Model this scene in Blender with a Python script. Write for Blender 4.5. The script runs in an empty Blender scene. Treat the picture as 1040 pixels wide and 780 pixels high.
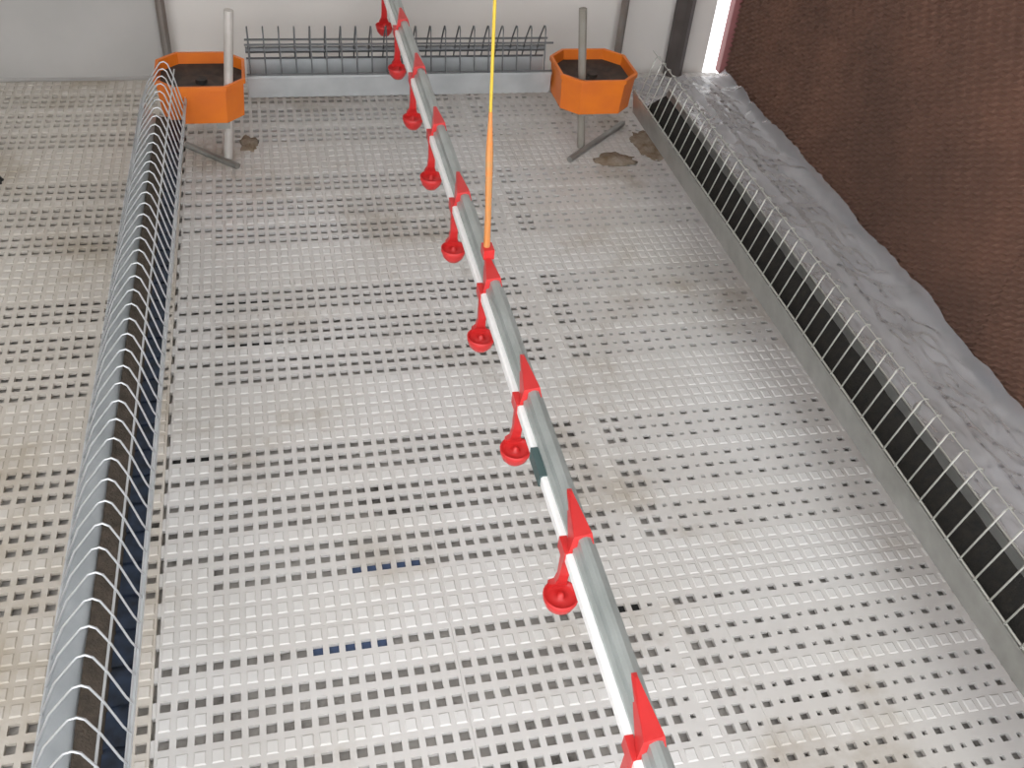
import bpy, bmesh, math, random
from mathutils import Vector, Matrix, noise

random.seed(4)
S = bpy.context.scene
C = S.collection

# ------------------------------------------------------------------ camera
PITCH, YAW, ROLL = math.radians(41.32), math.radians(16.785), math.radians(6.378)
cp, sp, cy, sy = math.cos(PITCH), math.sin(PITCH), math.cos(YAW), math.sin(YAW)
fw = Vector((sy * cp, cy * cp, -sp)); rt = Vector((cy, -sy, 0)); up = rt.cross(fw)
r2 = rt * math.cos(ROLL) + up * math.sin(ROLL); u2 = up * math.cos(ROLL) - rt * math.sin(ROLL)
cam_data = bpy.data.cameras.new('camera')
cam = bpy.data.objects.new('camera', cam_data); C.objects.link(cam)
cam_data.sensor_width = 36.0; cam_data.lens = 983.6 / 1040 * 36; cam_data.clip_start = 0.02
m = Matrix((r2, u2, -fw)).transposed().to_4x4(); m.translation = Vector((0, 0, 1.6))
cam.matrix_world = m
S.camera = cam

# ------------------------------------------------------------------ light
w = bpy.data.worlds.new('overcast_sky'); S.world = w; w.use_nodes = True
bg = w.node_tree.nodes['Background']
bg.inputs[0].default_value = (0.97, 0.985, 1.0, 1); bg.inputs[1].default_value = 3.25
S.view_settings.view_transform = 'Standard'; S.view_settings.look = 'None'
S.view_settings.gamma = 1.0; S.view_settings.use_curve_mapping = False
S.view_settings.exposure = 0.0


# ------------------------------------------------------------------ materials
def mat(name, col, rough=0.5, metal=0.0, col2=None, nscale=8.0, bump=0.0, bscale=60.0, spec=0.5,
        dirt=None, dscale=1.2, dlo=0.5, dhi=0.7):
    M = bpy.data.materials.new(name); M.use_nodes = True
    N, L = M.node_tree.nodes, M.node_tree.links
    b = N['Principled BSDF']
    b.inputs['Base Color'].default_value = (*col, 1); b.inputs['Roughness'].default_value = rough
    b.inputs['Metallic'].default_value = metal; b.inputs['Specular IOR Level'].default_value = spec
    geo = N.new('ShaderNodeNewGeometry')
    out = None
    if col2:
        n = N.new('ShaderNodeTexNoise'); n.inputs['Scale'].default_value = nscale; n.inputs['Detail'].default_value = 5
        L.new(geo.outputs['Position'], n.inputs['Vector'])
        r = N.new('ShaderNodeValToRGB')
        r.color_ramp.elements[0].position = 0.35; r.color_ramp.elements[0].color = (*col, 1)
        r.color_ramp.elements[1].position = 0.68; r.color_ramp.elements[1].color = (*col2, 1)
        L.new(n.outputs['Fac'], r.inputs['Fac']); out = r.outputs['Color']
    if dirt:
        n = N.new('ShaderNodeTexNoise'); n.inputs['Scale'].default_value = dscale; n.inputs['Detail'].default_value = 7
        n.inputs['Roughness'].default_value = 0.65
        L.new(geo.outputs['Position'], n.inputs['Vector'])
        r = N.new('ShaderNodeValToRGB')
        r.color_ramp.elements[0].position = dlo; r.color_ramp.elements[0].color = (0, 0, 0, 1)
        r.color_ramp.elements[1].position = dhi; r.color_ramp.elements[1].color = (1, 1, 1, 1)
        L.new(n.outputs['Fac'], r.inputs['Fac'])
        mx = N.new('ShaderNodeMixRGB'); mx.inputs[1].default_value = (*col, 1); mx.inputs[2].default_value = (*dirt, 1)
        if out: L.new(out, mx.inputs[1])
        L.new(r.outputs['Color'], mx.inputs[0]); out = mx.outputs['Color']
    if out: L.new(out, b.inputs['Base Color'])
    if bump:
        n = N.new('ShaderNodeTexNoise'); n.inputs['Scale'].default_value = bscale; n.inputs['Detail'].default_value = 3
        L.new(geo.outputs['Position'], n.inputs['Vector'])
        bp = N.new('ShaderNodeBump'); bp.inputs['Strength'].default_value = bump; bp.inputs['Distance'].default_value = 0.004
        L.new(n.outputs['Fac'], bp.inputs['Height']); L.new(bp.outputs['Normal'], b.inputs['Normal'])
    return M


M = {}
M['slat'] = mat('white_plastic', (0.63, 0.615, 0.60), 0.42, col2=(0.55, 0.525, 0.495), nscale=2.2, dirt=(0.36, 0.31, 0.25), dscale=2.3, dlo=0.54, dhi=0.72)
M['stud'] = mat('white_plastic_studs', (0.69, 0.68, 0.67), 0.35, col2=(0.59, 0.57, 0.54), nscale=2.2, dirt=(0.42, 0.37, 0.30), dscale=2.3, dlo=0.54, dhi=0.72)
M['slat_beige'] = mat('yellowed_plastic', (0.60, 0.56, 0.505), 0.45, col2=(0.51, 0.465, 0.41), nscale=2.2, dirt=(0.34, 0.28, 0.20), dscale=2.3, dlo=0.52, dhi=0.72)
M['stud_beige'] = mat('yellowed_plastic_studs', (0.65, 0.615, 0.57), 0.4, col2=(0.56, 0.52, 0.47), nscale=2.2, dirt=(0.38, 0.32, 0.24), dscale=2.3, dlo=0.52, dhi=0.72)
M['sub'] = mat('litter_board', (0.52, 0.49, 0.455), 0.9, col2=(0.38, 0.355, 0.33), nscale=9, dirt=(0.10, 0.09, 0.08), dscale=4, dlo=0.56, dhi=0.66, bump=0.4)
M['galv'] = mat('galvanised_steel', (0.40, 0.40, 0.38), 0.42, 0.65, col2=(0.30, 0.30, 0.28), nscale=14, bump=0.1)
M['galv_pale'] = mat('pale_galvanised_steel', (0.66, 0.69, 0.71), 0.45, 0.25, col2=(0.55, 0.58, 0.60), nscale=14, bump=0.1)
M['galv_mid'] = mat('clean_galvanised_steel', (0.52, 0.54, 0.55), 0.45, 0.4, col2=(0.42, 0.44, 0.45), nscale=10)
M['wire_dull'] = mat('dull_zinc_wire', (0.52, 0.52, 0.48), 0.4, 0.5)
M['wire'] = mat('zinc_wire', (0.62, 0.64, 0.66), 0.35, 0.6)
M['darkwire'] = mat('dull_wire', (0.16, 0.165, 0.17), 0.5, 0.5)
M['chain'] = mat('blue_black_steel', (0.035, 0.05, 0.085), 0.35, 0.5, col2=(0.02, 0.025, 0.035), nscale=40)
M['feed'] = mat('feed_meal', (0.085, 0.065, 0.05), 0.95, col2=(0.05, 0.04, 0.03), nscale=60, bump=0.8, bscale=220)
M['feed_shaded'] = mat('shaded_feed', (0.011, 0.010, 0.009), 0.95, col2=(0.020, 0.017, 0.013), nscale=60, bump=0.8, bscale=220)  # near-black feed: shade inside the troughs put into the colour
M['orange'] = mat('orange_plastic', (0.80, 0.20, 0.015), 0.42, col2=(0.70, 0.16, 0.02), nscale=10)
M['black'] = mat('black_wheel', (0.02, 0.02, 0.02), 0.6, col2=(0.06, 0.045, 0.035), nscale=30)
M['red'] = mat('red_plastic', (0.68, 0.036, 0.036), 0.35, col2=(0.60, 0.03, 0.03), nscale=20)
M['pvc'] = mat('white_pvc', (0.93, 0.92, 0.91), 0.3)
M['alu'] = mat('aluminium_rail', (0.46, 0.49, 0.48), 0.38, 0.45, col2=(0.38, 0.41, 0.40), nscale=12)
M['joint'] = mat('dark_joint', (0.06, 0.10, 0.10), 0.5)
M['yellow'] = mat('yellow_cord', (0.72, 0.50, 0.06), 0.8)
M['cord'] = mat('orange_cord', (0.72, 0.26, 0.07), 0.8, col2=(0.55, 0.30, 0.12), nscale=40)
M['wall'] = mat('white_sheet', (0.72, 0.685, 0.65), 0.7, col2=(0.66, 0.63, 0.60), nscale=2.2)
M['tarp'] = mat('grey_tarp', (0.46, 0.445, 0.43), 0.6, col2=(0.40, 0.39, 0.375), nscale=3)
M['post'] = mat('grey_post', (0.27, 0.265, 0.255), 0.5, 0.4, col2=(0.22, 0.16, 0.13), nscale=6)
M['stake_w'] = mat('pale_stake', (0.60, 0.57, 0.54), 0.5, 0.2, col2=(0.48, 0.44, 0.40), nscale=12)
M['stake_g'] = mat('weathered_stake', (0.27, 0.25, 0.21), 0.6, 0.2, col2=(0.34, 0.32, 0.29), nscale=12)
M['darkpost'] = mat('dark_brown_post', (0.062, 0.05, 0.046), 0.6, col2=(0.09, 0.075, 0.07), nscale=8)
M['pad'] = mat('brown_cellulose', (0.235, 0.125, 0.088), 0.9, col2=(0.165, 0.092, 0.068), nscale=3.0)
M['pink'] = mat('faded_red_frame', (0.34, 0.13, 0.13), 0.6)
M['litter'] = mat('straw_litter', (0.20, 0.14, 0.085), 0.95, col2=(0.36, 0.31, 0.25), nscale=25, bump=0.8, bscale=120)
M['dropping'] = mat('black_dropping_and_hole_shade', (0.012, 0.012, 0.012), 0.8)  # black of the dropping, also of the added strips that darken holes
M['blue'] = mat('blue_scrap', (0.05, 0.08, 0.16), 0.5)
M['conc'] = mat('grey_render', (0.45, 0.44, 0.42), 0.85, col2=(0.38, 0.37, 0.36), nscale=4)

# translucent film
F = bpy.data.materials.new('clear_film'); F.use_nodes = True
N, L = F.node_tree.nodes, F.node_tree.links
b = N['Principled BSDF']; b.inputs['Base Color'].default_value = (0.56, 0.56, 0.60, 1); b.inputs['Roughness'].default_value = 0.16
b.inputs['Specular IOR Level'].default_value = 0.8
tr = N.new('ShaderNodeBsdfTransparent'); mix = N.new('ShaderNodeMixShader')
mix.inputs[0].default_value = 0.42
L.new(tr.outputs[0], mix.inputs[1]); L.new(b.outputs[0], mix.inputs[2])
L.new(mix.outputs[0], N['Material Output'].inputs['Surface'])
M['film'] = F


# ------------------------------------------------------------------ helpers
def box(bm, x0, x1, y0, y1, z0, z1):
    v = [bm.verts.new((x, y, z)) for z in (z0, z1) for y in (y0, y1) for x in (x0, x1)]
    for f in ((0, 2, 3, 1), (4, 5, 7, 6), (0, 1, 5, 4), (1, 3, 7, 5), (3, 2, 6, 7), (2, 0, 4, 6)):
        bm.faces.new([v[i] for i in f])


def tube(bm, pts, r, n=8, caps=True):
    pts = [Vector(p) for p in pts]; rings = []
    for i, p in enumerate(pts):
        t = (pts[min(i + 1, len(pts) - 1)] - pts[max(i - 1, 0)]).normalized()
        a = Vector((0, 0, 1)) if abs(t.z) < 0.95 else Vector((1, 0, 0))
        a = (a - t * a.dot(t)).normalized(); c = t.cross(a)
        rr = r[i] if isinstance(r, (list, tuple)) else r
        rings.append([bm.verts.new(p + (a * math.cos(2 * math.pi * k / n) + c * math.sin(2 * math.pi * k / n)) * rr) for k in range(n)])
    for A, B in zip(rings, rings[1:]):
        for k in range(n): bm.faces.new((A[k], A[(k + 1) % n], B[(k + 1) % n], B[k]))
    if caps:
        bm.faces.new(rings[0][::-1]); bm.faces.new(rings[-1])


def extrude(bm, sec, P0, P1, ax, caps=True):
    """closed 2-D section (u, z); u axis = ax, swept from P0 to P1"""
    ax = Vector(ax); P0 = Vector(P0); P1 = Vector(P1)
    A = [bm.verts.new(P0 + ax * u + Vector((0, 0, z))) for u, z in sec]
    B = [bm.verts.new(P1 + ax * u + Vector((0, 0, z))) for u, z in sec]
    n = len(sec)
    for i in range(n): bm.faces.new((A[i], A[(i + 1) % n], B[(i + 1) % n], B[i]))
    if caps: bm.faces.new(A[::-1]); bm.faces.new(B)


def lathe(bm, prof, n=20, c=(0, 0, 0)):
    rings = []
    for r, z in prof:
        rings.append([bm.verts.new((c[0] + r * math.cos(2 * math.pi * k / n), c[1] + r * math.sin(2 * math.pi * k / n), c[2] + z)) for k in range(n)])
    for A, B in zip(rings, rings[1:]):
        for k in range(n): bm.faces.new((A[k], A[(k + 1) % n], B[(k + 1) % n], B[k]))
    bm.faces.new(rings[0][::-1]); bm.faces.new(rings[-1])


def mesh_of(bm, name, material, smooth=False):
    bmesh.ops.recalc_face_normals(bm, faces=bm.faces)
    me = bpy.data.meshes.new(name); bm.to_mesh(me); bm.free()
    me.materials.append(material)
    if smooth:
        for p in me.polygons: p.use_smooth = True
    return me


def link(name, me, parent=None, loc=None):
    o = bpy.data.objects.new(name, me); C.objects.link(o)
    if parent: o.parent = parent
    if loc: o.location = loc
    return o


def obj(name, bm, material, parent=None, smooth=False):
    return link(name, mesh_of(bm, name, material, smooth), parent)


def thing(name, label, cat, loc=(0, 0, 0), group=None):
    o = bpy.data.objects.new(name, None); C.objects.link(o); o.location = loc
    o.empty_display_size = 0.05
    return tag(o, label, cat, group)


def tag(o, label, cat, group=None, kind=None):
    o['label'] = label; o['category'] = cat
    if group: o['group'] = group
    if kind: o['kind'] = kind
    return o


def struct(o, label=None):
    o['kind'] = 'structure'
    if label: o['label'] = label
    return o


# ------------------------------------------------------------------ setting
YB = 3.55           # inner face of the end wall
XL, XR = -1.94, 1.80
ZC = 2.7
PX, PY, ROWS = 0.02995, 0.6050 / 17, 17
XC0 = -0.2710       # centre of hole column 0
YP = [0.501 + 0.605 * k for k in range(-2, 5)]     # near edge of each row of panels

bm = bmesh.new(); box(bm, XL, 1.92, -1.0, YB, -0.12, -0.0175)
floor = struct(obj('floor', bm, M['sub']), 'white plastic slatted poultry floor over a pale base')


def slat_mesh(ncol, coltype, rowtype):
    """one slatted panel: a grid of cells, each an open hole (F / H) or a closed raised stud (C)"""
    bm = bmesh.new(); T = 0.009
    hw = {'F': (0.0092, 0.0102), 'S': (0.0092, 0.0072), 'H': (0.0052, 0.0045)}
    X = [i * PX for i in range(ncol + 1)]; Y = [j * PY for j in range(ROWS + 1)]
    G = 0.0002
    X[0] += G; X[-1] -= G; Y[0] += G; Y[-1] -= G
    g = [[bm.verts.new((x, y, 0)) for x in X] for y in Y]
    for j in range(ROWS):
        for i in range(ncol):
            o = [g[j][i], g[j][i + 1], g[j + 1][i + 1], g[j + 1][i]]
            cx, cyy = (i + .5) * PX, (j + .5) * PY
            t = coltype(i, j) if rowtype(j) else 'C'
            a, b_, z = (*hw[t], -T) if t != 'C' else (0.0104, 0.0128, 0.0020)
            q = [(cx - a, cyy - b_), (cx + a, cyy - b_), (cx + a, cyy + b_), (cx - a, cyy + b_)]
            inn = [bm.verts.new((x, y, 0)) for x, y in q]
            for k in range(4): bm.faces.new((o[k], o[(k + 1) % 4], inn[(k + 1) % 4], inn[k]))
            if t == 'C': q = [(cx + (x - cx) * .80, cyy + (y - cyy) * .80) for x, y in q]
            low = [bm.verts.new((x, y, z)) for x, y in q]
            for k in range(4): bm.faces.new((inn[k], inn[(k + 1) % 4], low[(k + 1) % 4], low[k]))
            if t == 'C':
                bm.faces.new(low).material_index = 1
    edge = [g[0][i] for i in range(ncol + 1)] + [g[j][ncol] for j in range(1, ROWS + 1)] + \
           [g[ROWS][i] for i in range(ncol - 1, -1, -1)] + [g[j][0] for j in range(ROWS - 1, 0, -1)]
    lo = [bm.verts.new((v.co.x, v.co.y, -0.0175)) for v in edge]
    for k in range(len(edge)):
        n = (k + 1) % len(edge); bm.faces.new((edge[n], edge[k], lo[k], lo[n]))
    me = bpy.data.meshes.new('slat_panel'); bm.to_mesh(me); bm.free(); k_ = '_beige' if coltype is t_left else ''
    me.materials.append(M['slat' + k_]); me.materials.append(M['stud' + k_])
    return me


DARK = {3, 4, 5, 7, 8, 9, 11, 12, 13}
# column of panels: first hole column, number of columns, cell type
def t_left(i, j): return 'F'
def t_edge(i, j): return ('F' if j in (5, 7, 9, 11, 13, 15) else 'C') if i < 3 else 'F'
def t_mid(i, j):
    c = i + 18
    return 'F' if c <= 30 else {31: 'H', 32: 'C', 33: 'F', 34: 'F', 35: 'H'}[c]
def t_right(i, j): return 'S' if i % 2 == 0 else 'H'

cols = [(-54, 18, t_left), (-36, 18, t_left), (-18, 18, t_left), (0, 18, t_edge), (18, 18, t_mid), (36, 18, t_right), (54, 15, t_right)]
cache = {}
for c0, nc, ty in cols:
    x0 = XC0 + (c0 - .5) * PX - (0.0 if c0 >= 0 else 0.007)
    for k, y0 in enumerate(YP):
        var = 1 if k == 2 and c0 >= 0 else 0
        key = (ty.__name__, nc, var)
        if key not in cache:
            cache[key] = slat_mesh(nc, ty, (lambda j: j in DARK or j == 15) if var else (lambda j: j in DARK))
        link('slat_panel', cache[key], floor, (x0, y0, 0))

# clips bridging the joint between the panels beside the feeder
bm = bmesh.new(); box(bm, -.0068, -.0002, -.015, .015, -.0115, -.0004); clip_me = mesh_of(bm, 'seam_clip', M['slat'])
for k in range(58): link('seam_clip', clip_me, floor, (XC0 - .5 * PX, -.66 + .0712 * k, 0))

# end wall, with a slit left open beside the cooling pads
bm = bmesh.new(); box(bm, XL - .1, 1.735, YB, YB + 0.05, -0.12, ZC)
wb = struct(obj('wall_back', bm, M['wall']), 'off white sheeted end wall')
# hanging grey tarp on its left part (folds)
bm = bmesh.new()
nx, nz = 60, 40; V = []
for j in range(nz + 1):
    row = []
    z = 0.012 + (ZC - 0.1) * j / nz
    for i in range(nx + 1):
        x = XL + 0.02 + (-0.365 - XL - 0.02) * i / nx
        d = 0.018 + 0.010 * noise.noise((x * 2.2, z * 1.3, 0.3)) + 0.012 * math.exp(-((z - 0.10) / 0.03) ** 2)
        row.append(bm.verts.new((x, YB - d, z)))
    V.append(row)
for j in range(nz):
    for i in range(nx): bm.faces.new((V[j][i], V[j][i + 1], V[j + 1][i + 1], V[j + 1][i]))
obj('tarp_sheet', bm, M['tarp'], wb, True)

bm = bmesh.new(); box(bm, XL - .1, XL, -1.0, YB, -0.12, 1.1); box(bm, XL - .1, XL, 1.0, YB, 1.1, ZC)  # unseen; far part raised to the ceiling to block light
struct(obj('wall_left', bm, M['conc']), 'unseen rendered side wall, low under an open curtain side, raised beyond to dim the floor')
bm = bmesh.new(); box(bm, 1.905, 1.95, -1.0, YB + .05, -0.12, ZC)
struct(obj('wall_right', bm, M['conc']))
bm = bmesh.new(); box(bm, XL - .1, 1.95, 0.1, YB + .05, ZC, ZC + .06)  # unseen; near edge placed so light falls off along the floor
struct(obj('ceiling', bm, M['wall']))

# dark post in front of the end wall + thin posts
def post(x, y, hw, h, material, label, tilt=0.0):
    bm = bmesh.new()
    s = [(-hw, -hw * .3), (-hw * .3, -hw), (hw * .3, -hw), (hw, -hw * .3), (hw, hw * .3), (hw * .3, hw), (-hw * .3, hw), (-hw, hw * .3)]
    A = [bm.verts.new((a, b_, 0)) for a, b_ in s]; B = [bm.verts.new((a + tilt * h, b_, h)) for a, b_ in s]
    for i in range(8): bm.faces.new((A[i], A[(i + 1) % 8], B[(i + 1) % 8], B[i]))
    bm.faces.new(A[::-1]); bm.faces.new(B)
    o = obj('support_post', bm, material); o.location = (x, y, 0.0012)
    tag(o, label, 'post'); return o

post(1.585, 3.508, 0.036, ZC - .002, M['darkpost'], 'thick dark brown post against the end wall near the cooling pad')
post(-0.345, 3.50, 0.015, ZC - .002, M['post'], 'thin grey post behind the left feeder, at the tarp edge')
post(1.335, 3.50, 0.014, ZC - .002, M['post'], 'thin grey rust-marked post behind the right orange feeder corner')

# ------------------------------------------------------------------ cooling pads (right)
pad = thing('cooling_pad_wall', 'tall brown corrugated cellulose cooling pad wall beside the plastic film', 'cooling pad', (XR, 0, 0))
PW, PH = 0.60, 1.5
def pad_mesh():
    ny, nz = 110, 780; bm = bmesh.new(); V = []
    for j in range(nz + 1):
        z = 0.002 + PH * j / nz; row = []
        for i in range(ny + 1):
            y = (PW - 0.003) * i / ny
            u = y * math.cos(math.radians(30)) - z * math.sin(math.radians(30))
            v = z * math.cos(math.radians(30)) + y * math.sin(math.radians(30)) + 0.0030 * math.sin(u * 2 * math.pi / 0.042) + 0.003 * noise.noise((y * 9, z * 9, 1))
            d = 0.016 * abs(math.sin(math.pi * v / 0.0170)) ** 0.7
            row.append(bm.verts.new((0.002 + d, y, z)))
        V.append(row)
    for j in range(nz):
        for i in range(ny): bm.faces.new((V[j][i], V[j + 1][i], V[j + 1][i + 1], V[j][i + 1]))
    e = 0.095
    b0 = [bm.verts.new((e, y, z)) for y, z in ((0, .002), (PW - .003, .002), (PW - .003, PH + .002), (0, PH + .002))]
    bm.faces.new(b0)
    bm.faces.new(V[nz] + [b0[2], b0[3]]); bm.faces.new(V[0][::-1] + [b0[0], b0[1]])
    bm.faces.new([r[0] for r in V] + [b0[3], b0[0]]); bm.faces.new([r[-1] for r in V][::-1] + [b0[1], b0[2]])
    me = bpy.data.meshes.new('pad_panel'); bm.to_mesh(me); bm.free(); me.materials.append(M['pad'])
    return me
pm = pad_mesh()
for k in range(7): link('pad_panel', pm, pad, (0, YB - 0.045 - PW * (k + 1), 0))
bm = bmesh.new(); box(bm, -0.012, 0.095, YB - 0.045, YB - 0.003, 0.002, PH + .1); obj('end_frame', bm, M['pink'], pad)
bm = bmesh.new(); box(bm, -0.02, 0.1, YB - 0.045 - PW * 7, YB - 0.045, PH + .004, PH + .1); obj('top_gutter', bm, M['galv'], pad)

# ------------------------------------------------------------------ plastic film on the floor along the pads
bm = bmesh.new(); ny, nx = 520, 64; V = []
Y0, Y1 = -0.7, 3.466
for j in range(ny + 1):
    y = Y0 + (Y1 - Y0) * j / ny; row = []
    e = 0.018 + 0.030 * (0.5 + 0.5 * noise.noise((y * 1.7, 3.1, 0))) + 0.012 * noise.noise((y * 6, 7.7, 0))
    for i in range(nx + 1):
        s = i / nx
        x = 1.345 + 0.445 * s + 0.012 * noise.noise((y * 2, 0, 5)) * (1 - s)
        ridge = 0.012 * math.exp(-((s - 0.62 - 0.05 * noise.noise((y * 1.5, 1, 1))) / 0.04) ** 2) \
            + 0.014 * math.exp(-((s - 0.33 - 0.08 * noise.noise((y * 1.1, 2, 9))) / 0.05) ** 2)
        wr = 0.018 * abs(noise.noise((x * 14 + y * 3, y * 6, 0))) + 0.011 * abs(noise.noise((x * 38, y * 16 + x * 10, 2)))
        lift = max(0.0, (s - 0.86) / 0.14) ** 2 * e
        row.append(bm.verts.new((x, y, 0.0022 + ridge + wr + lift)))
    V.append(row)
for j in range(ny):
    for i in range(nx): bm.faces.new((V[j][i], V[j][i + 1], V[j + 1][i + 1], V[j + 1][i]))
film = obj('plastic_film', bm, M['film'], None, True)
tag(film, 'wrinkled clear grey plastic film laid on the floor along the brown pad', 'plastic sheet')

# ------------------------------------------------------------------ chain feeder troughs
ZB, ZL, ZA = 0.157, 0.235, 0.375
def trough(name, label, P0, P1, ax, chain_m, feed_m, step=0.048, legs=(), wire_m=None, rail=.0021, slope=.035, mids=(1,), legu=-.045, feed_u=(-.028, .014), wall_m=None, back_bar=False, back_leg=True, wr=.0020, heap=.010):
    """P0->P1 centre line; ax = unit vector towards the side the apex leans to"""
    t = thing(name, label, 'feeder trough', (P0[0], P0[1], 0))
    L0 = Vector((0, 0, 0)); L1 = Vector(P1) - Vector(P0); d = L1.normalized(); ax = Vector(ax); n = L1.length
    th = 0.0022
    o = [(-.066, ZL - .008), (-.066, ZL), (-.060, ZL), (-.060 + slope, ZB + th + .004), (-.054 + slope, ZB + th), (.050, ZB + th), (.060, ZL), (.066, ZL), (.066, ZL - .008),
         (.0625, ZL - .008), (.053, ZB), (-.056 + slope, ZB), (-.063 + slope, ZB + .004), (-.0632, ZL - .008)]
    bm = bmesh.new(); extrude(bm, o, L0, L1, ax); obj('trough_body', bm, wall_m or M['galv'], t)
    bm = bmesh.new()
    k = int(n / 0.07)
    for i in range(k):
        a, b_ = (i + .06) / k, (i + .94) / k
        extrude(bm, [(.012, ZB + .0025), (.049, ZB + .0025), (.050, ZB + .012), (.012, ZB + .012)], L1 * a, L1 * b_, ax)
    extrude(bm, [(.010, ZB + .0023), (.048, ZB + .0023), (.048, ZB + .007), (.010, ZB + .007)], L0, L1, ax)
    obj('feed_chain', bm, chain_m, t)
    bm = bmesh.new(); m_ = max(10, int(n / .03)); V = []
    for i in range(m_ + 1):
        row = []
        for q in range(7):
            u = feed_u[0] + (feed_u[1] - feed_u[0]) * q / 6
            z = ZB + .016 + heap * (1 - q / 6) + .005 * noise.noise((i * .5, q * .8, P0[0]))
            row.append(bm.verts.new(L1 * (i / m_) + ax * u + Vector((0, 0, z if q not in (6,) else ZB + .004))))
        V.append(row)
    for i in range(m_):
        for q in range(6): bm.faces.new((V[i][q], V[i][q + 1], V[i + 1][q + 1], V[i + 1][q]))
    obj('feed', bm, feed_m, t, True)
    # grill: rails + one bent wire per rung
    ap = 0.021
    bm = bmesh.new()
    for u, z in ((.062, ZL + .0035), (-.062, ZL + .0035)) + tuple(((ap + .022, ZL + .092), (ap - .052, ZL + .078))[q - 1] for q in mids):
        tube(bm, [L0 + ax * u + Vector((0, 0, z)), L1 + ax * u + Vector((0, 0, z))], rail, 6)
    if not back_leg: tube(bm, [L0 + ax * (ap - .001) + Vector((0, 0, ZA - .0045)), L1 + ax * (ap - .001) + Vector((0, 0, ZA - .0045))], .0013, 6)
    if back_bar: tube(bm, [L0 + ax * -.056 + Vector((0, 0, ZL + .034)), L1 + ax * -.056 + Vector((0, 0, ZL + .034))], .011, 8)
    wm = wire_m or M['wire']
    gr = obj('grill', bm, wm, t)
    bm = bmesh.new()
    prof = [(.064, ZL + .0005), (.058, ZL + .02), (ap + .024, ZL + .090), (ap + .012, ZA - .008), (ap + .003, ZA), (ap - .008, ZA - .003),
            (ap - .018, ZA - .016), (ap - .050, ZL + .080), (-.064, ZL + .0005)]
    if not back_leg: prof = [(.064, ZL + .0005), (ap + .008, ZA - .008), (ap + .001, ZA), (ap - .007, ZA - .003), (ap - .009, ZA - .012)]
    tube(bm, [ax * u + Vector((0, 0, z)) for u, z in prof], wr, 6)
    wme = mesh_of(bm, 'grill_wire', wm, True)
    k = int((n - .02) / step)
    for i in range(k + 1): link('grill_wire', wme, gr, tuple(L0 + d * (.012 + step * i)))
    for s in legs:
        p = d * s; bm = bmesh.new()
        tube(bm, [p + ax * legu + Vector((0, 0, .0012)), p + ax * legu + Vector((0, 0, ZB + .036 if legu > -.06 else ZL + .01))], .007, 8)
        tube(bm, [p + ax * (legu - .003) + Vector((0, 0, ZB - .006)), p + ax * .04 + Vector((0, 0, ZB - .006))], .006, 6)
        obj('leg', bm, M['galv'], t)
    return t

YC = 2.99
trough('feeder_trough', 'galvanised feeder trough with bent wire grill, standing apart from the cooling pad', (-.362, -.6, 0), (-.315, YC - .115, 0), (1, 0, 0), M['chain'], M['feed'], legs=(.35, 1.9, 3.1), wall_m=M['galv_pale'])
trough('feeder_trough', 'galvanised feeder trough with wire grill running alongside plastic film and brown pad', (1.237, -.6, 0), (1.237, YC - .115, 0), (-1, 0, 0), M['feed_shaded'], M['feed_shaded'], legs=(.35, 1.9, 3.1), slope=.012, heap=.042, mids=(), legu=-.082, feed_u=(-.0565, .014), wire_m=M['wire_dull'], back_leg=False)  # feed blackened and heaped, chain too, to give the interior its shade
trough('feeder_trough', 'short feeder trough with wire grill spanning between the two orange corners', (-.07, YC + .100, 0), (.93, YC + .100, 0), (0, -1, 0), M['chain'], M['feed_shaded'], mids=(1, 2), slope=.012, feed_u=(-.046, .014), wire_m=M['darkwire'], rail=.0036, back_bar=True, wr=.0026, wall_m=M['galv_mid'])

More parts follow.
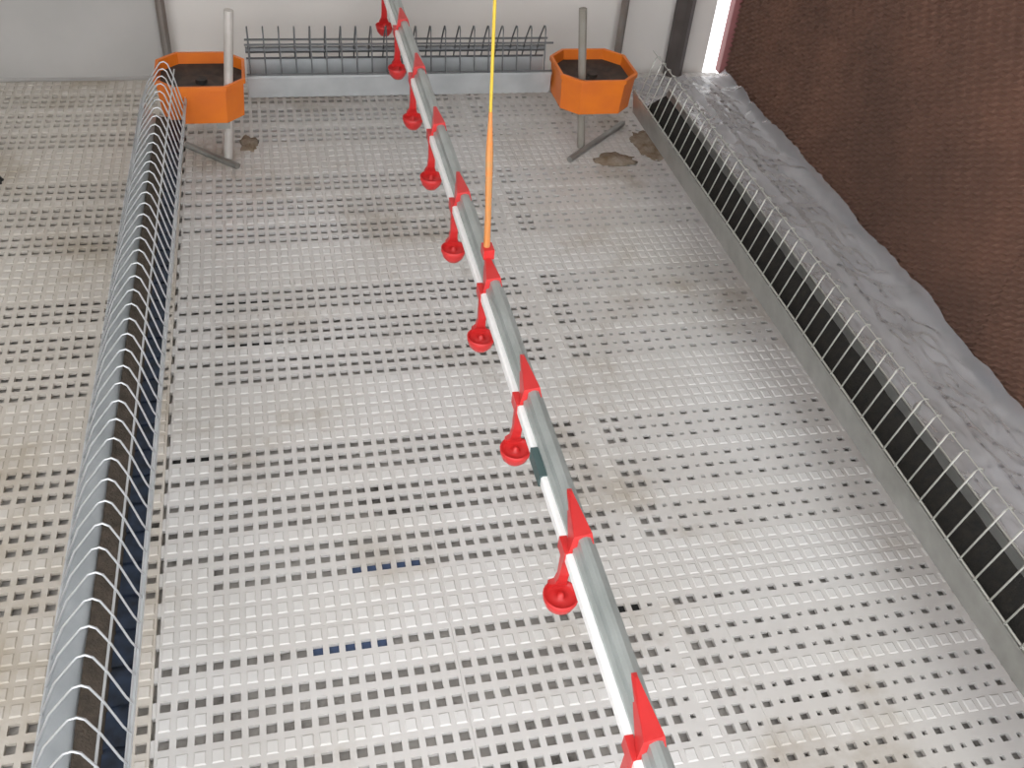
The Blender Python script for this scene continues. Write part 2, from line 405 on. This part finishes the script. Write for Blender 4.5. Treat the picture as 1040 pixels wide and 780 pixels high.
# ------------------------------------------------------------------ orange corner units
def corner(cx, x0, x1, sx, label, stake_m, stake, stake_top, foot):
    t = thing('feeder_corner', label, 'feeder corner', (cx, YC, 0))
    y0, y1 = -.118, .135; ch = .055; z0, z1 = .150, .272
    P = [(x0 + ch, y0), (x1 - ch, y0), (x1, y0 + ch), (x1, y1 - ch), (x1 - ch, y1), (x0 + ch, y1), (x0, y1 - ch), (x0, y0 + ch)]
    mx_, my_ = (x0 + x1) / 2, (y0 + y1) / 2
    def ins(s, z): return [(mx_ + (x - mx_) * s, my_ + (y - my_) * s, z) for x, y in P]
    bm = bmesh.new()
    rings = [[bm.verts.new(p) for p in ins(s, z)] for s, z in ((.93, z0), (.985, z1 - .014), (1.03, z1 - .014), (1.03, z1), (.955, z1), (.90, z0 + .005))]
    for A, B in zip(rings, rings[1:]):
        for k in range(8): bm.faces.new((A[k], A[(k + 1) % 8], B[(k + 1) % 8], B[k]))
    bm.faces.new(rings[0][::-1]); bm.faces.new(rings[-1])
    obj('housing', bm, M['orange'], t)
    bm = bmesh.new()
    lathe(bm, [(.090, 0), (.096, .006), (.096, .022), (.075, .03), (.04, .032), (.036, .05), (.018, .054), (.018, .066), (.001, .066)], 24, (mx_, my_, z0 + .026))
    for k in range(10):
        a = 2 * math.pi * k / 10
        tube(bm, [(mx_ + math.cos(a) * .035, my_ + math.sin(a) * .035, z0 + .056), (mx_ + math.cos(a) * .105, my_ + math.sin(a) * .105, z0 + .050)], .006, 6)
    obj('corner_wheel', bm, M['black'], t)
    bm = bmesh.new()
    A = [bm.verts.new(p) for p in ins(.93, z1 - .075)]; B = [bm.verts.new(p) for p in ins(.955, z1 - .034)]
    top_ = [bm.verts.new(p) for p in ins(.5, z1 - .046)]
    for k in range(8):
        bm.faces.new((A[k], A[(k + 1) % 8], B[(k + 1) % 8], B[k])); bm.faces.new((B[k], B[(k + 1) % 8], top_[(k + 1) % 8], top_[k]))
    bm.faces.new(A[::-1]); bm.faces.new(top_); obj('feed', bm, M['black'], t)
    st = Vector((stake[0] - cx, stake[1] - YC, 0)); tp = Vector((stake_top[0] - cx, stake_top[1] - YC, stake_top[2]))
    bm = bmesh.new(); tube(bm, [st + Vector((0, 0, .003)), tp], .0135, 10)
    s = obj('stake', bm, stake_m, t, False)
    bm = bmesh.new(); a, b_ = foot
    tube(bm, [(a[0] - cx, a[1] - YC, .011), (b_[0] - cx, b_[1] - YC, .011)], .0105, 8); obj('foot_bar', bm, M['galv'], s)
    bm = bmesh.new(); box(bm, st.x - .02, st.x + .02, st.y - .02, st.y + .02, z0 - .022, z0 - .002); obj('clamp', bm, M['galv'], s)
    return t

corner(-.203, -.135, .125, 1, 'orange plastic feeder corner with pale stake, at the trough with brown feed', M['stake_w'], (-.152, 2.906), (-.100, 2.906, .49), ((-.282, 3.012), (-.122, 2.86)))
corner(1.06, -.125, .135, -1, 'orange plastic feeder corner with weathered grey stake, near the plastic film', M['stake_g'], (1.038, 2.93), (.979, 2.93, .485), ((.968, 2.83), (1.238, 3.08)))

# ------------------------------------------------------------------ drinker line
XP, ZP = 0.4205, 0.41
OX = -0.0185   # the pipe hangs beside the rail
dl = thing('drinker_line', 'drinker line of white pipe under grey metal rail with red cups', 'drinker line', (XP, 0, 0))
bm = bmesh.new()
sec = [(-.019, .004), (-.019, .012), (-.012, .014), (-.010, .027), (-.003, .030), (.003, .030), (.010, .027), (.012, .014), (.019, .012), (.019, .004)]
extrude(bm, [(u, z + ZP - .012) for u, z in sec], (0, -.6, 0), (0, YB - .012, 0), (1, 0, 0)); obj('rail', bm, M['alu'], dl)
JY = 1.10
for a, b_ in ((-.6, JY - .03), (JY + .03, YB - .012)):
    bm = bmesh.new(); s = .0110
    sec = [(-s, -s + .003), (-s + .003, -s), (s - .003, -s), (s, -s + .003), (s, s - .003), (s - .003, s), (-s + .003, s), (-s, s - .003)]
    extrude(bm, [(u + OX, z + ZP - .0185) for u, z in sec], (0, a, 0), (0, b_, 0), (1, 0, 0)); obj('water_pipe', bm, M['pvc'], dl)
bm = bmesh.new(); s = .0135
extrude(bm, [(OX - s, ZP - .0185 - s), (OX + s - .006, ZP - .0185 - s), (OX + s - .006, ZP - .0185 + s), (OX - s, ZP - .0185 + s)], (0, JY - .034, 0), (0, JY + .034, 0), (1, 0, 0)); obj('pipe_joint', bm, M['joint'], dl)

ZK = 0.250
bm = bmesh.new()
lathe(bm, [(.004, -.014), (.016, -.010), (.0255, .002), (.0300, .016), (.0310, .025), (.0285, .026), (.027, .021), (.020, .018), (.006, .018), (.005, .026), (.0015, .028)], 24)
cup_me = mesh_of(bm, 'drip_cup', M['red'], True)
bm = bmesh.new()
zt = ZP - .0285 - ZK
V = []
for z, hw, dp, yy in ((.010, .016, .005, .026), (.028, .0155, .006, .024), (.045, .010, .006, .014), (.070, .0085, .006, .008), (zt - .012, .0095, .008, .004), (zt, .0125, .016, .004)):
    V.append([bm.verts.new(p) for p in ((-hw, yy - dp, z), (hw, yy - dp, z), (hw, yy + dp, z), (-hw, yy + dp, z))])
for A, B in zip(V, V[1:]):
    for k in range(4): bm.faces.new((A[k], A[(k + 1) % 4], B[(k + 1) % 4], B[k]))
bm.faces.new(V[0][::-1]); bm.faces.new(V[-1])
arm_me = mesh_of(bm, 'cup_arm', M['red'])
# saddle clip: strap round the pipe, wedge-shaped tab over the rail
bm = bmesh.new(); zs = ZP - ZK
a_, c_ = .0113, .0135
box(bm, -c_, -a_, -.016, .020, zs - .031, zs - .008)
box(bm, -c_, c_, -.016, .020, zs - .031, zs - .0285)
box(bm, -c_, -.001, -.016, .020, zs - .009, zs - .006)
A = [bm.verts.new(p) for p in ((-.008, -.016, zs - .008), (.037, -.010, zs - .006), (.024, .095, zs + .0195), (.016, .095, zs + .0195))]
B = [bm.verts.new(p) for p in ((.000, -.008, zs + .022), (.031, -.004, zs + .022), (.022, .085, zs + .024), (.018, .085, zs + .024))]
for k in range(4): bm.faces.new((A[k], A[(k + 1) % 4], B[(k + 1) % 4], B[k]))
bm.faces.new(A[::-1]); bm.faces.new(B)
sad_me = mesh_of(bm, 'saddle_clip', M['red'])
for k in range(-4, 8):
    c = link('drip_cup', cup_me, dl, (OX, .915 + .3455 * k, ZK))
    link('cup_arm', arm_me, c); link('saddle_clip', sad_me, c)

# suspension cord
YR = 1.69; top = Vector((XP - .052, YR, 2.62))
rp = thing('suspension_cord', 'yellow and orange cord hanging down to the drinker line', 'cord', (XP, YR, ZP + .02))
e = Vector((XP, YR, ZP + .02))
bm = bmesh.new(); tube(bm, [Vector((0, 0, .004)), Vector((-.003, 0, .1)), Vector((-.010, 0, .24)), Vector((-.014, 0, .33))], [.0075, .0066, .0076, .0036], 8); obj('lower_cord', bm, M['cord'], rp)
bm = bmesh.new(); tube(bm, [Vector((-.013, 0, .30)), Vector((-.0215, 0, .55)), top - e], .0032, 6); obj('upper_cord', bm, M['yellow'], rp)
bm = bmesh.new(); box(bm, -.010, .013, -.018, .014, -.0005, .022); obj('hanger_clip', bm, M['red'], rp)

# ------------------------------------------------------------------ small things on and under the slats
def patch(name, cx, cyy, rx, ry, h, material, label, cat, seed, kind=None):
    bm = bmesh.new(); n, rr = 28, 7; V = [[bm.verts.new((0, 0, h))]]
    for r in range(1, rr + 1):
        row = []
        for k in range(n):
            a = 2 * math.pi * k / n
            e_ = 1 + .45 * noise.noise((math.cos(a) * 1.6 + seed, math.sin(a) * 1.6, seed)) + .2 * noise.noise((math.cos(a) * 5, math.sin(a) * 5, seed))
            q = r / rr
            z = h * (1 - q ** 2) * (.5 + .8 * abs(noise.noise((q * 4 * math.cos(a), q * 4 * math.sin(a), seed)))) if r < rr else 0
            row.append(bm.verts.new((rx * q * e_ * math.cos(a), ry * q * e_ * math.sin(a), z)))
        V.append(row)
    for k in range(n): bm.faces.new((V[0][0], V[1][k], V[1][(k + 1) % n]))
    for A, B in zip(V[1:], V[2:]):
        for k in range(n): bm.faces.new((A[k], B[k], B[(k + 1) % n], A[(k + 1) % n]))
    bm.faces.new(V[-1][::-1])
    o = obj(name, bm, material, None, True); o.location = (cx, cyy, .0013)
    return tag(o, label, cat, None, kind)

patch('litter_patch', 1.135, 2.84, .075, .045, .010, M['litter'], 'brown litter crust on slats in front of the foot bar by the film', 'litter', 1.3)
patch('litter_patch', 1.29, 2.93, .06, .10, .012, M['litter'], 'brown litter crust on slats between foot bar end and side trough', 'litter', 4.1)
patch('litter_patch', -.085, 3.02, .032, .055, .012, M['litter'], 'small brown litter crust beside the pale stake', 'litter', 7.7)
patch('dropping', -.825, 2.84, .018, .03, .010, M['dropping'], 'small black dropping on slats below the grey tarp', 'dropping', 2.2)

def strip(x0, x1, y, material, name, label, cat):
    bm = bmesh.new(); box(bm, x0, x1, y - .013, y + .013, -.0175, -.0100)
    return tag(obj(name, bm, material), label, cat)
yrow = lambda p, r: YP[p] + (r + .5) * PY
strip(XC0 + 8.55 * PX, XC0 + 13.45 * PX, yrow(2, 15), M['blue'], 'blue_strip', 'dark blue strip under the slats, seen through the lone row of holes', 'plastic scrap')
strip(XC0 + 11.55 * PX, XC0 + 16.45 * PX, yrow(3, 3), M['blue'], 'blue_strip', 'dark blue strip under the slats, nearest edge of a triple row of holes', 'plastic scrap')

strip(XC0 - .45 * PX, XC0 + 2.45 * PX, yrow(3, 13), M['dropping'], 'hole_shade', 'black strip added under the slats to darken three holes beside the panel joint', 'hole shade')  # added black strips stand in for the shade of deep holes
strip(XC0 + 28.55 * PX, XC0 + 30.45 * PX, yrow(2, 15), M['dropping'], 'hole_shade', 'black strip added to darken two slat holes close beside the drinker rail', 'hole shade')
strip(XC0 + 2.55 * PX, XC0 + 7.45 * PX, yrow(4, 12), M['dropping'], 'hole_shade', 'black strip added to darken the middle row of a triple row of holes', 'hole shade')
strip(XC0 + 2.55 * PX, XC0 + 7.45 * PX, yrow(4, 7), M['dropping'], 'hole_shade', 'black strip added to darken the first row of a triple row of holes', 'hole shade')
